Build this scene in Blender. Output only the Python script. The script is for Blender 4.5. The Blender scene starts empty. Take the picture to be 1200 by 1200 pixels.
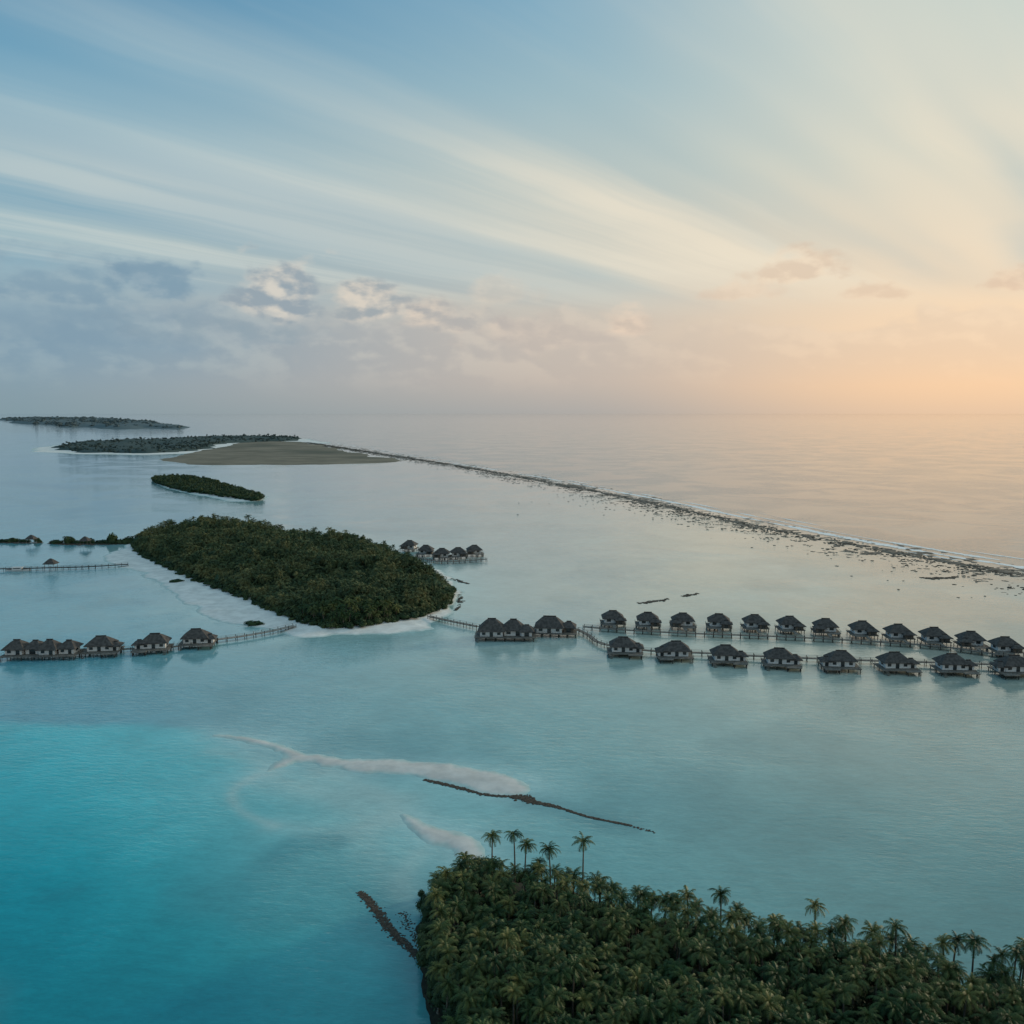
import bpy, bmesh, math, random
import numpy as np
from mathutils import Vector, Matrix
random.seed(7); rng=np.random.default_rng(7)
sc=bpy.context.scene; C=bpy.context.collection
R=math.radians
H=110.0; F=600/math.tan(R(30)); PT=math.atan(117/F)
cP,sP=math.cos(PT),math.sin(PT)
# ---------------------------------------------------------------- survey helpers
def G(px,py,z=0.0):
    a=(px-600)/F; b=(600-py)/F
    d=(a, cP+b*sP, -sP+b*cP); t=(z-H)/d[2]
    return (d[0]*t, d[1]*t)
def PX(X,Y):
    f=Y*cP+H*sP; f=np.where(f<1,1,f); u=Y*sP-H*cP
    return 600+F*X/f, 600-F*u/f
def smooth_poly(p,n=4,closed=True):
    out=[];N=len(p)
    rngi=range(N) if closed else range(N-1)
    for i in rngi:
        if closed: p0,p1,p2,p3=p[i-1],p[i],p[(i+1)%N],p[(i+2)%N]
        else: p0,p1,p2,p3=p[max(i-1,0)],p[i],p[i+1],p[min(i+2,N-1)]
        for k in range(n):
            t=k/n
            out.append(tuple(0.5*((2*p1[j])+(-p0[j]+p2[j])*t+(2*p0[j]-5*p1[j]+4*p2[j]-p3[j])*t*t+(-p0[j]+3*p1[j]-3*p2[j]+p3[j])*t**3) for j in (0,1)))
    if not closed: out.append(tuple(p[-1]))
    return out
def poly(pts,z=0,n=4): return smooth_poly([G(x,y,z) for x,y in pts],n)
def line(pts,z=0,n=5): return smooth_poly([G(x,y,z) for x,y in pts],n,False)
def sdf(P,X,Y):     # positive inside
    d=np.full(X.shape,1e18); ins=np.zeros(X.shape,bool); N=len(P)
    for i in range(N):
        ax,ay=P[i]; bx,by=P[(i+1)%N]
        ex,ey=bx-ax,by-ay; wx,wy=X-ax,Y-ay
        t=np.clip((wx*ex+wy*ey)/(ex*ex+ey*ey+1e-9),0,1)
        d=np.minimum(d,(wx-ex*t)**2+(wy-ey*t)**2)
        c=((ay>Y)!=(by>Y))
        if abs(by-ay)>1e-9: ins^= c&(X<(bx-ax)*(Y-ay)/(by-ay)+ax)
    d=np.sqrt(d); return np.where(ins,d,-d)
def ldist(P,X,Y):
    d=np.full(X.shape,1e18)
    for i in range(len(P)-1):
        ax,ay=P[i]; bx,by=P[i+1]
        ex,ey=bx-ax,by-ay; wx,wy=X-ax,Y-ay
        t=np.clip((wx*ex+wy*ey)/(ex*ex+ey*ey+1e-9),0,1)
        d=np.minimum(d,(wx-ex*t)**2+(wy-ey*t)**2)
    return np.sqrt(d)
LAT=rng.random((256,256))
def vn(X,Y,s,o=0):
    X=np.asarray(X)/s+o*17.3; Y=np.asarray(Y)/s+o*31.7
    xi=np.floor(X).astype(int); yi=np.floor(Y).astype(int); fx=X-xi; fy=Y-yi
    fx=fx*fx*(3-2*fx); fy=fy*fy*(3-2*fy)
    g=lambda i,j: LAT[(xi+i)%256,(yi+j)%256]
    return (g(0,0)*(1-fx)+g(1,0)*fx)*(1-fy)+(g(0,1)*(1-fx)+g(1,1)*fx)*fy
def fbm(X,Y,s,o=0,n=4):
    v=0;a=0.5
    for k in range(n): v=v+a*vn(X,Y,s/2**k,o+k); a*=0.5
    return v/(1-0.5**n)
def sstep(a,b,x):
    t=np.clip((x-a)/(b-a),0,1); return t*t*(3-2*t)
# ---------------------------------------------------------------- object helpers
def tag(o,label=None,cat=None,group=None,kind=None):
    if label:o['label']=label
    if cat:o['category']=cat
    if group:o['group']=group
    if kind:o['kind']=kind
    return o
def empty(name,loc,rz=0):
    o=bpy.data.objects.new(name,None); C.objects.link(o); o.location=loc; o.rotation_euler=(0,0,rz); o.empty_display_size=1; return o
def link(name,me,parent=None):
    o=bpy.data.objects.new(name,me); C.objects.link(o)
    if parent: o.parent=parent
    return o
def mesh(name,V,Fc,mat,smooth=False):
    me=bpy.data.meshes.new(name); me.from_pydata([tuple(v) for v in V],[],[tuple(f) for f in Fc]); me.materials.append(mat)
    if smooth: me.polygons.foreach_set('use_smooth',[True]*len(me.polygons))
    me.update(); return me
class MB:
    def __init__(s): s.v=[];s.f=[]
    def add(s,V,Fc):
        n=len(s.v); s.v+= [tuple(v) for v in V]; s.f+=[tuple(i+n for i in f) for f in Fc]; return s
    def box(s,cx,cy,cz,sx,sy,sz,rz=0):
        c,q=math.cos(rz),math.sin(rz); V=[]
        for z in (-.5,.5):
            for x,y in ((-.5,-.5),(.5,-.5),(.5,.5),(-.5,.5)):
                X,Y=x*sx,y*sy; V.append((cx+X*c-Y*q,cy+X*q+Y*c,cz+z*sz))
        return s.add(V,[(3,2,1,0),(4,5,6,7),(0,1,5,4),(1,2,6,5),(2,3,7,6),(3,0,4,7)])
    def cyl(s,x,y,z0,z1,r,n=7,r2=None):
        r2=r if r2 is None else r2; V=[]
        for z,q in ((z0,r),(z1,r2)):
            for k in range(n): V.append((x+q*math.cos(2*PI*k/n),y+q*math.sin(2*PI*k/n),z))
        return s.add(V,[tuple(range(n-1,-1,-1)),tuple(range(n,2*n))]+[(k,(k+1)%n,n+(k+1)%n,n+k) for k in range(n)])
    def bar(s,a,b,r,n=5):
        a=Vector(a);b=Vector(b);d=(b-a).normalized(); u=d.orthogonal().normalized(); w=d.cross(u); V=[]
        for p in (a,b):
            for k in range(n): V.append(p+u*r*math.cos(2*PI*k/n)+w*r*math.sin(2*PI*k/n))
        return s.add(V,[tuple(range(n-1,-1,-1)),tuple(range(n,2*n))]+[(k,(k+1)%n,n+(k+1)%n,n+k) for k in range(n)])
    def me(s,name,mat,smooth=False): return mesh(name,s.v,s.f,mat,smooth)
    def build(s,name,mat,parent=None,smooth=False): return link(name,s.me(name,mat,smooth),parent)
PI=math.pi
def dup(root):
    r=root.copy(); C.objects.link(r)
    for ch in list(root.children):
        c=ch.copy(); C.objects.link(c); c.parent=r
        for g in list(ch.children):
            d=g.copy(); C.objects.link(d); d.parent=c
    return r
# ---------------------------------------------------------------- node helpers
class NT:
    def __init__(s,t): s.t=t; s.n=t.nodes; s.l=t.links
    def new(s,ty,**k):
        n=s.n.new(ty)
        for a,b in k.items(): setattr(n,a,b)
        return n
    def put(s,sock,v):
        if isinstance(v,bpy.types.NodeSocket): s.l.new(v,sock)
        else:
            if hasattr(sock.default_value,'__len__') and len(sock.default_value)==4 and len(v)==3: v=(*v,1)
            sock.default_value=v
    def m(s,op,a,b=None,c=None):
        n=s.new('ShaderNodeMath',operation=op)
        for i,v in enumerate((a,b,c)):
            if v is not None: s.put(n.inputs[i],v)
        return n.outputs[0]
    def mr(s,v,a,b,c=0.0,d=1.0,ty='SMOOTHSTEP'):
        n=s.new('ShaderNodeMapRange',interpolation_type=ty)
        for i,x in enumerate((v,a,b,c,d)): s.put(n.inputs[i],x)
        return n.outputs[0]
    def mix(s,f,a,b,bt='MIX'):
        n=s.new('ShaderNodeMix',data_type='RGBA',blend_type=bt)
        s.put(n.inputs['Factor'],f); s.put([i for i in n.inputs if i.identifier=='A_Color'][0],a); s.put([i for i in n.inputs if i.identifier=='B_Color'][0],b)
        return [o for o in n.outputs if o.identifier=='Result_Color'][0]
    def xyz(s,x,y,z):
        n=s.new('ShaderNodeCombineXYZ')
        for i,v in enumerate((x,y,z)): s.put(n.inputs[i],v)
        return n.outputs[0]
    def noise(s,vec,scale,detail=3,rough=0.5,dist=0):
        n=s.new('ShaderNodeTexNoise'); s.l.new(vec,n.inputs['Vector'])
        n.inputs['Scale'].default_value=scale; n.inputs['Detail'].default_value=detail; n.inputs['Roughness'].default_value=rough; n.inputs['Distortion'].default_value=dist
        return n.outputs['Fac']
    def ramp(s,fac,stops,interp='EASE'):
        n=s.new('ShaderNodeValToRGB'); s.l.new(fac,n.inputs[0]); r=n.color_ramp; r.interpolation=interp
        while len(r.elements)<len(stops): r.elements.new(0.5)
        for e,(p,c) in zip(r.elements,stops): e.position=p; e.color=(*c,1)
        return n.outputs[0]
def lin(r,g,b):
    f=lambda v:(v/255/12.92) if v<10 else ((v/255+0.055)/1.055)**2.4
    return (f(r),f(g),f(b))
def material(name,c1,c2,scale=1.0,rough=0.8,bump=0.0,rand=0.0,detail=3,c3=None,objrand=False):
    m=bpy.data.materials.new(name); m.use_nodes=True; t=NT(m.node_tree); b=t.n['Principled BSDF']
    tc=t.new('ShaderNodeNewGeometry').outputs['Position']
    nf=t.noise(tc,scale,detail,0.6)
    col=t.mix(t.mr(nf,0.35,0.65),c1,c2)
    if objrand:
        oi=t.new('ShaderNodeObjectInfo').outputs['Random']
        col=t.mix(t.m('MULTIPLY',t.m('POWER',oi,2.0),0.85),col,c3 or c2)
    elif c3:
        col=t.mix(t.mr(t.noise(tc,scale*0.23,2),0.45,0.7),col,c3)
    t.put(b.inputs['Base Color'],col); b.inputs['Roughness'].default_value=rough
    b.inputs['Specular IOR Level'].default_value=0.2
    if bump:
        bn=t.new('ShaderNodeBump'); bn.inputs['Strength'].default_value=0.7; bn.inputs['Distance'].default_value=bump
        t.l.new(t.noise(tc,scale*3,4),bn.inputs['Height']); t.l.new(bn.outputs[0],b.inputs['Normal'])
    return m
M={}
M['frond']=material('palm_frond',(0.016,0.042,0.016),(0.042,0.085,0.027),0.5,0.55,c3=(0.145,0.150,0.045),objrand=True)
M['frond_mass']=material('palm_frond_mass',(0.016,0.042,0.016),(0.050,0.092,0.028),0.35,0.55,c3=(0.10,0.12,0.04))
M['frond_far']=material('grove_frond',(0.032,0.062,0.032),(0.070,0.100,0.042),0.25,0.7,c3=(0.14,0.145,0.062))
M['bark']=material('palm_bark',(0.10,0.085,0.07),(0.18,0.155,0.125),2,0.9)
M['leaf']=material('broad_leaf',(0.014,0.036,0.018),(0.034,0.064,0.026),0.35,0.7,c3=(0.055,0.078,0.03))
M['haze_tinted_wood']=material('distant_wood',(0.038,0.066,0.068),(0.055,0.082,0.078),0.02,0.9)  # aerial haze painted into the foliage colour as a blue-grey tint
M['haze_tinted_wood_far']=material('farthest_wood',(0.075,0.115,0.13),(0.095,0.135,0.148),0.01,0.9)  # paler still: stronger distance haze mixed into the base colour
M['soil']=material('dark_soil',(0.02,0.022,0.016),(0.04,0.038,0.025),0.5,0.95)
M['scrub']=material('dry_scrub_land',(0.13,0.12,0.09),(0.21,0.185,0.14),0.010,0.95,c3=(0.08,0.088,0.068),detail=6)
M['thatch']=material('weathered_thatch',(0.052,0.050,0.050),(0.095,0.090,0.087),0.8,0.95,0.15)
M['ridge']=material('thatch_ridge',(0.035,0.033,0.033),(0.055,0.052,0.05),1,0.95)
M['wallw']=material('white_boarding',(0.56,0.59,0.61),(0.70,0.72,0.73),1,0.8)
M['wood']=material('dark_timber',(0.10,0.088,0.075),(0.17,0.15,0.13),1,0.8)
M['deck']=material('grey_decking',(0.11,0.105,0.098),(0.18,0.17,0.155),0.8,0.8)
M['post']=material('stilt_timber',(0.03,0.029,0.028),(0.06,0.057,0.054),1,0.85)
M['rail']=material('rail_timber',(0.22,0.20,0.18),(0.32,0.30,0.27),1,0.8)
M['rock']=material('reef_rock',(0.035,0.031,0.026),(0.09,0.076,0.06),0.6,0.95)
M['rockl']=material('groyne_rock',(0.040,0.034,0.028),(0.085,0.070,0.055),1.2,0.95)
M['foam']=material('sea_foam',(0.75,0.75,0.75),(0.88,0.88,0.87),0.3,0.9)
M['paint']=material('white_boat_paint',(0.6,0.6,0.6),(0.7,0.7,0.7),1,0.4)
g=bpy.data.materials.new('window_glass'); g.use_nodes=True; b=g.node_tree.nodes['Principled BSDF']; b.inputs['Base Color'].default_value=(0.03,0.04,0.045,1); b.inputs['Roughness'].default_value=0.08; M['glass']=g
# sand with wet margin
def sandmat(name,z0,z1,k,wc):
    m=bpy.data.materials.new(name); m.use_nodes=True; t=NT(m.node_tree); b=t.n['Principled BSDF']
    pos=t.new('ShaderNodeNewGeometry').outputs['Position']; sp=t.new('ShaderNodeSeparateXYZ'); t.l.new(pos,sp.inputs[0])
    dry=t.mix(t.mr(t.noise(pos,0.15,5,0.6),0.3,0.7),(0.58*k,0.58*k,0.56*k),(0.76*k,0.755*k,0.73*k))
    wet=t.mix(t.mr(t.noise(pos,0.3,3),0.3,0.7),wc,tuple(1.18*q for q in wc))
    zz=t.m('ADD',sp.outputs[2],t.m('MULTIPLY',t.m('SUBTRACT',t.noise(pos,0.25,3),0.5),(z1-z0)*1.1))
    t.put(b.inputs['Base Color'],t.mix(t.mr(zz,z0,z1),wet,dry)); b.inputs['Roughness'].default_value=0.85
    return m
M['sand']=sandmat('coral_sand',0.05,0.35,1.0,(0.38,0.48,0.47)); M['sandl']=sandmat('damp_sand',0.04,0.30,.80,(0.33,0.46,0.455))
# reef flat
m=bpy.data.materials.new('reef_flat_rubble'); m.use_nodes=True; t=NT(m.node_tree); b=t.n['Principled BSDF']
pos=t.new('ShaderNodeNewGeometry').outputs['Position']
t.put(b.inputs['Base Color'],t.mix(t.mr(t.noise(pos,0.35,5,0.8),0.44,0.60),(0.038,0.033,0.026),(0.20,0.175,0.14))); b.inputs['Roughness'].default_value=.8; M['reef']=m
# ---------------------------------------------------------------- polygons
P_main_sand=poly([(120,655),(140,643),(200,624),(300,622),(420,636),(500,662),(533,682),(540,697),(532,714),(505,732),(500,737),(450,743),(388,746),(335,745),(285,735),(242,721),(213,704),(195,688),(165,672),(140,664)])
P_main=poly([(160,642),(168,633),(215,626),(300,628),(380,639),(440,652),(486,668),(520,688),(528,703),(502,721),(430,735),(385,737),(338,725),(288,703),(238,684),(200,667),(170,653)])
P_bar=poly([(250,861),(290,864),(330,872),(352,880),(400,887),(460,889),(520,894),(580,905),(615,916),(622,926),(602,933),(570,930),(530,920),(480,911),(430,906),(385,900),(355,894),(335,899),(298,912),(316,898),(333,888),(318,879),(280,868)],n=4)
P_spit=poly([(468,955),(485,955),(512,968),(547,977),(564,990),(564,1014),(540,1008),(520,994),(490,984),(472,969)])
P_fore=poly([(500,1050),(520,1022),(560,1008),(620,1012),(700,1034),(800,1062),(900,1080),(1000,1096),(1100,1110),(1200,1126),(1330,1150),(1360,1290),(1300,1360),(560,1360),(545,1250),(520,1180),(503,1120)],z=9)
P_foreg=poly([(492,1075),(512,1042),(560,1020),(620,1030),(700,1058),(800,1092),(900,1118),(1000,1145),(1100,1168),(1200,1190),(1340,1230),(1400,1420),(1300,1500),(560,1500),(548,1330),(520,1240),(496,1160)],z=0)
P_islet=poly([(181,564),(200,560),(235,563),(265,572),(302,583),(296,587),(245,580),(205,573)])
P_islet_s=poly([(178,564),(200,560),(235,562),(266,571),(310,582),(306,587),(270,588),(240,582),(200,574)])
P_i2=poly([(200,538),(235,526),(270,518),(345,517),(400,527),(456,537.5),(448,542),(350,544.5),(250,545),(215,542)])
P_i2w=poly([(70,525),(100,520),(180,516.5),(240,514),(300,512.5),(345,514),(340,517),(262,520),(232,528),(160,531.5),(90,529.5)])
P_i2s=poly([(40,527),(90,520),(180,516),(300,512.5),(350,514),(390,521.5),(345,518.5),(230,531),(160,533.5),(90,532)])
P_i1=poly([(4,491.5),(40,490),(95,490.3),(140,492.5),(172,496),(206,500.5),(206,502.5),(170,501.5),(140,502.5),(100,500.5),(78,501),(60,498),(34,497),(20,494)])
REEFP=[(345,516),(400,524.5),(455,533),(520,543),(600,557),(700,576),(800,597),(900,619),(1000,638),(1100,656),(1200,674),(1330,695)]
L_reef=line(REEFP)
# ---------------------------------------------------------------- water
az=np.concatenate([np.linspace(-38,38,460),np.arange(42,320,5.0)]); az=np.radians(az); NA=len(az)
tv=np.concatenate([[55,4,2],np.linspace(1.3,0.0016,520)]); rr=H/tv; NR=len(rr)
A,Rr=np.meshgrid(az,rr); X=(Rr*np.sin(A)).ravel(); Y=(Rr*np.cos(A)).ravel()
px,py=PX(X,Y); front=(Y>20)
px=np.where(front,px,600); py=np.where(front,np.clip(py,480,1400),1400)
px=np.clip(px,-300,1500)
def rbf(pts,s):
    W=np.zeros(px.shape); S=np.zeros((len(px),3))
    for x,y,c in pts:
        w=np.exp(-((px-x)**2+(1.6*(py-y))**2)/(2*s*s))+1e-9; W+=w; S+=w[:,None]*np.array(c)
    return S/W[:,None]
pool=[(0,1180,(0.004,0.225,0.275)),(200,1180,(0.008,0.24,0.29)),(430,1180,(0.015,0.25,0.285)),(0,1040,(0.005,0.28,0.34)),(220,1060,(0.015,0.32,0.365)),(400,1090,(0.045,0.33,0.355)),
 (30,930,(0.008,0.40,0.46)),(180,950,(0.03,0.42,0.465)),(60,870,(0.03,0.45,0.51)),(180,880,(0.11,0.47,0.50)),(320,940,(0.19,0.48,0.49)),(420,970,(0.23,0.49,0.49)),(450,1030,(0.13,0.40,0.41))]
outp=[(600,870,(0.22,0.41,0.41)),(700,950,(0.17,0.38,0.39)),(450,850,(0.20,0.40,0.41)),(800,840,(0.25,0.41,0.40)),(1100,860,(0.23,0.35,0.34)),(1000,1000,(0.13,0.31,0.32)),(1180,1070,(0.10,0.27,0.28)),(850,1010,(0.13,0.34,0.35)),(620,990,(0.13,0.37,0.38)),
 (60,800,(0.10,0.31,0.38)),(300,800,(0.17,0.36,0.40)),(60,710,(0.10,0.33,0.40)),(250,650,(0.17,0.37,0.42)),(100,600,(0.11,0.30,0.38)),(350,600,(0.23,0.37,0.40)),(600,640,(0.33,0.41,0.40)),(600,700,(0.30,0.41,0.41)),(850,690,(0.47,0.47,0.39)),(860,760,(0.38,0.45,0.40)),(1100,720,(0.42,0.41,0.34)),(1150,620,(0.22,0.22,0.2)),(100,520,(0.1,0.24,0.32)),(500,560,(0.24,0.34,0.36))]  # cream points on the right paint the sky's reflection into the seabed colour
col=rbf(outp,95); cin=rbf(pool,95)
P_pool=poly([(-260,848),(0,847),(120,850),(250,864),(340,897),(470,910),(600,932),(560,985),(500,1010),(500,1100),(510,1200),(560,1380),(-260,1390)],n=3)
wv=fbm(X,Y,25,1,3)-0.5
dp=sdf(P_pool,X,Y)+wv*14; k=sstep(-5,6,dp)[:,None]; col=col*(1-k)+cin*k
kk=(np.exp(-(np.clip(dp-3,0,None)/9)**1)*sstep(-3,3,dp)*0.22*sstep(520,150,px))[:,None]; col=col*(1-kk)+np.array((0.14,0.53,0.57))*kk
# pale sand under water round every shore
for Pg,L,am in ((P_bar,8,0.8),(P_spit,8,0.8),(P_main_sand,18,0.8),(P_islet_s,25,0.6),(P_i2,60,0.4),(P_i2s,50,0.4)):
    d=-sdf(Pg,X,Y)+wv*L*1.1; kk=(np.exp(-np.clip(d,0,None)/L)*am)[:,None]; col=col*(1-kk)+np.array((0.34,0.53,0.53))*kk
for pts,w,am in (([(300,909),(278,922),(272,935),(285,952),(322,968)],2.2,0.5),([(470,958),(455,940),(425,922),(380,905)],6,0.45),([(330,915),(400,930),(480,935)],8,0.4),([(330,968),(400,975),(455,960)],6,.35),([(350,925),(420,950),(440,1000),(470,1040)],7,.35),([(250,880),(300,890),(320,905)],4,.35),([(490,1000),(470,1030),(478,1060)],3.5,.4),([(0,560),(60,556),(110,560)],30,0.15),([(750,664),(820,650),(900,662),(960,690),(860,700)],24,0.4),([(960,668),(1100,690),(1200,700)],28,0.35),([(820,780),(870,790),(900,800)],20,0.3)):
    d=ldist(line(pts),X,Y)+np.abs(wv)*w; kk=(np.exp(-(d/w)**2)*am)[:,None]; col=col*(1-kk)+np.array((0.42,0.54,0.51))*kk
for pts,w,am in (([(330,1000),(350,990),(390,985)],5,0.4),([(60,1050),(90,1042)],4,0.25),([(0,565),(90,572)],22,0.55),([(0,585),(60,590)],14,0.35),([(0,690),(80,700)],16,0.2),([(440,1050),(520,1150)],6,0.35),([(620,940),(740,972)],5,0.35)):
    d=ldist(line(pts),X,Y)+wv*w*1.6; kk=(np.exp(-(d/w)**2)*am)[:,None]; col=col*(1-kk)+np.array((0.03,0.14,0.17))*kk
# patchy reef growth under shallow water
pt=sstep(.54,.74,fbm(X,Y,45,11,4))*0.28*sstep(4000,900,Y); col=col*(1-pt[:,None])+np.array((0.07,0.2,0.22))*pt[:,None]
# open ocean beyond the reef
P_oc=L_reef+[G(1700,750),G(2500,700),G(2600,486),G(-1800,486),G(-1800,505),G(0,506),G(230,509),G(340,512)]
oc=sstep(-6,30,sdf(P_oc,X,Y)+wv*20); ko=oc[:,None]; col=col*(1-ko)+np.array((0.11,0.17,0.18))*ko
kd=np.exp(-(ldist(L_reef,X,Y)/30)**2)[:,None]*0.5; kd=kd*sstep(0.25,.75,fbm(X,Y,12,3,3))[:,None]; col=col*(1-kd)+np.array((0.17,0.16,0.13))*kd
V=[(float(a),float(b),0.0) for a,b in zip(X,Y)]; Fc=[]
for i in range(NR-1):
    o=i*NA
    Fc+=[(o+j,o+(j+1)%NA,o+NA+(j+1)%NA,o+NA+j) for j in range(NA)]
Fc.append(tuple(range(NA-1,-1,-1)))
wm=bpy.data.materials.new('lagoon_water'); wm.use_nodes=True; t=NT(wm.node_tree); b=t.n['Principled BSDF']
me=mesh('water',V,Fc,wm); at=me.color_attributes.new('depth_and_reflection_tint','FLOAT_COLOR','POINT')
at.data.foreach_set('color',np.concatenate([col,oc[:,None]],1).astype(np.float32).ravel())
tag(link('water',me),kind='structure')
pos=t.new('ShaderNodeNewGeometry').outputs['Position']
vc=t.new('ShaderNodeVertexColor',layer_name='depth_and_reflection_tint'); ca=vc.outputs[0]; oca=vc.outputs[1]
mp=t.new('ShaderNodeMapping'); mp.inputs['Rotation'].default_value=(0,0,0.5); mp.inputs['Scale'].default_value=(0.5,1.4,1); t.l.new(pos,mp.inputs[0]); wp=mp.outputs[0]
lg=t.noise(pos,0.010,3,0.55,0.8); sm=t.noise(wp,0.35,2,0.6); fi=t.noise(wp,1.3,2,0.6); mid=t.noise(pos,0.06,3,0.6)
mul=t.m('ADD',t.m('ADD',0.36,t.m('MULTIPLY',mid,0.36)),t.m('ADD',t.m('MULTIPLY',lg,0.26),t.m('ADD',t.m('MULTIPLY',sm,0.38),t.m('MULTIPLY',fi,0.30))))
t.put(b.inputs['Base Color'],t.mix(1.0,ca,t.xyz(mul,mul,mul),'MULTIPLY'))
b.inputs['IOR'].default_value=1.5; b.inputs['Roughness'].default_value=0.04
calm=t.mr(lg,0.38,0.62,0.3,1.4)
amp=t.m('MULTIPLY',calm,t.m('ADD',1.0,t.m('MULTIPLY',oca,1.2)))
hh=t.m('ADD',t.m('MULTIPLY',sm,0.13),t.m('MULTIPLY',fi,0.05)); hh=t.m('MULTIPLY',hh,amp)
bn=t.new('ShaderNodeBump'); bn.inputs['Strength'].default_value=1; bn.inputs['Distance'].default_value=1.0
t.l.new(hh,bn.inputs['Height']); t.l.new(bn.outputs[0],b.inputs['Normal'])
# ---------------------------------------------------------------- land
def field(name,Pg,cell,hf,mat,margin,smooth=True,cut=None):
    xs=[p[0] for p in Pg]; ys=[p[1] for p in Pg]
    gx=np.arange(min(xs)-margin,max(xs)+margin+cell,cell); gy=np.arange(min(ys)-margin,max(ys)+margin+cell,cell)
    GX,GY=np.meshgrid(gx,gy); GX=GX+(rng.random(GX.shape)-.5)*cell*0.4; GY=GY+(rng.random(GX.shape)-.5)*cell*0.4
    d=sdf(Pg,GX,GY); Z=hf(d,GX,GY); keep=d>-margin
    if cut is not None: keep=keep&(Z>cut)
    idx=-np.ones(d.shape,int); V=[];Fc=[]
    kf=keep[:-1,:-1]|keep[1:,:-1]|keep[:-1,1:]|keep[1:,1:]
    for i,j in zip(*np.nonzero(kf)):
        q=[]
        for a,b2 in ((i,j),(i,j+1),(i+1,j+1),(i+1,j)):
            if idx[a,b2]<0: idx[a,b2]=len(V); V.append((GX[a,b2],GY[a,b2],Z[a,b2]))
            q.append(int(idx[a,b2]))
        Fc.append(q)
    return link(name,mesh(name,V,Fc,mat,smooth))
def sandh(slope,hm,ns,na,off=0):
    def f(d,X,Y):
        d=d+(fbm(X,Y,ns,2,4)-0.5)*na-off
        return np.where(d>0,hm*(1-np.exp(-d*slope/hm)),d*slope*1.2)+ (fbm(X,Y,ns*.4,5,3)-.5)*0.06
    return f
tag(field('beach_sand',P_main_sand,2.0,sandh(0.12,1.5,18,14),M['sand'],10),kind='structure')
tag(field('sandbank',P_bar,0.5,sandh(0.15,0.5,7,4.5,.25),M['sandl'],3),kind='structure')
tag(field('sand_spit',P_spit,0.5,sandh(0.15,0.42,6,3.5,.2),M['sandl'],3),kind='structure')
tag(field('islet_sand',P_islet_s,4,sandh(0.06,1.3,30,18),M['sand'],16),kind='structure')
tag(field('ground',P_foreg,1.2,sandh(0.3,1.6,6,3),M['soil'],4),kind='structure')
tag(field('scrub_flat',P_i2,14,sandh(0.03,2.2,120,110),M['scrub'],60),kind='structure')
tag(field('distant_beach',P_i2s,18,sandh(0.02,1.5,120,130),M['sand'],60),kind='structure')
def reefh(d,X,Y):
    dr=ldist(L_reef,X,Y); pr=np.exp(-(dr/7)**2)*.20+np.exp(-(dr/34)**2)*.12
    return (fbm(X,Y,6,21,4)-.73+pr+(fbm(X,Y,60,31,2)-.5)*.3)*1.6
P_band=[(x,y) for x,y in line([(a,b_-3-(a-345)*.008) for a,b_ in REEFP])]+[(x,y) for x,y in line([(a,b_+1.5+(a-345)*.026) for a,b_ in REEFP])][::-1]
tag(field('reef_flat',P_band,1.7,reefh,M['reef'],3,False,-.06),kind='structure')
def canopyh(h,edge,s,amp,en=1.5):
    def f(d,X,Y):
        d=d+(fbm(X,Y,s*2,3,3)-0.5)*edge*en
        return np.where(d>0,h*np.clip(d/edge,0,1)**0.5*(1-amp+2*amp*fbm(X,Y,s,6,3)),-0.5+0*d)
    return f
und=field('undergrowth',P_main,2.2,canopyh(6.0,8,12,0.45,2.2),M['leaf'],3,False)
tag(und,'dark undergrowth filling the floor of the large oval palm island','undergrowth',kind='stuff')
w=field('distant_wood',P_i2w,11,canopyh(9,30,45,0.6,3),M['haze_tinted_wood'],25,True)
tag(w,'low haze-tinted blue-green wood along the long island behind the bare scrub flat','wood',kind='stuff')
w=field('distant_wood',P_i1,45,canopyh(20,90,260,0.6,5),M['haze_tinted_wood_far'],90,True)
tag(w,'haze-tinted wood on the farthest island near the left horizon','wood',kind='stuff')
# ---------------------------------------------------------------- foliage templates
def frond_leaflets(mb,az_,el,L,n,wd,rs):
    pts=[];p=Vector((0,0,0));e=el;st=L/n
    for k in range(n+1):
        pts.append(p.copy()); d=Vector((math.cos(az_)*math.cos(e),math.sin(az_)*math.cos(e),math.sin(e))); p=p+d*st; e-= (0.10+0.16*k/n)*9/n*1.15
    side=Vector((-math.sin(az_),math.cos(az_),0))
    mb.add([pts[0]+side*.05,pts[0]-side*.05,pts[n//2]-side*.04,pts[n//2]+side*.04],[(0,1,2,3)])
    mb.add([pts[n//2]+side*.04,pts[n//2]-side*.04,pts[n]],[(0,1,2)])
    for k in range(1,n+1):
        t_=k/n; ll=wd*(math.sin(PI*min(1,t_*0.85+0.12))**0.6); d=(pts[k]-pts[k-1]).normalized()
        for s in (-1,1):
            tip=pts[k]+side*s*ll*0.8+d*ll*0.5+Vector((0,0,-ll*rs.uniform(.3,.85)))
            w2=st*0.42
            mb.add([pts[k]-d*w2,pts[k]+d*w2,tip],[(0,1,2) if s>0 else (1,0,2)])
def crown(seed,nf,n,L,wd):
    rs=random.Random(seed); mb=MB()
    for i in range(nf):
        t_=i/nf; el=R(80)-t_*R(112)+rs.uniform(-.2,.2)
        frond_leaflets(mb,i*2.39996+rs.uniform(-.35,.35),el,L*rs.uniform(.75,1.1)*(0.8+0.25*math.sin(t_*PI)),n,wd,rs)
    return mb
CRM=[crown(i,[26,22,29,24,20,27,23][i],11,3.8,0.95) for i in range(7)]
CR=[c.me('crown',M['frond']) for c in CRM]
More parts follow.
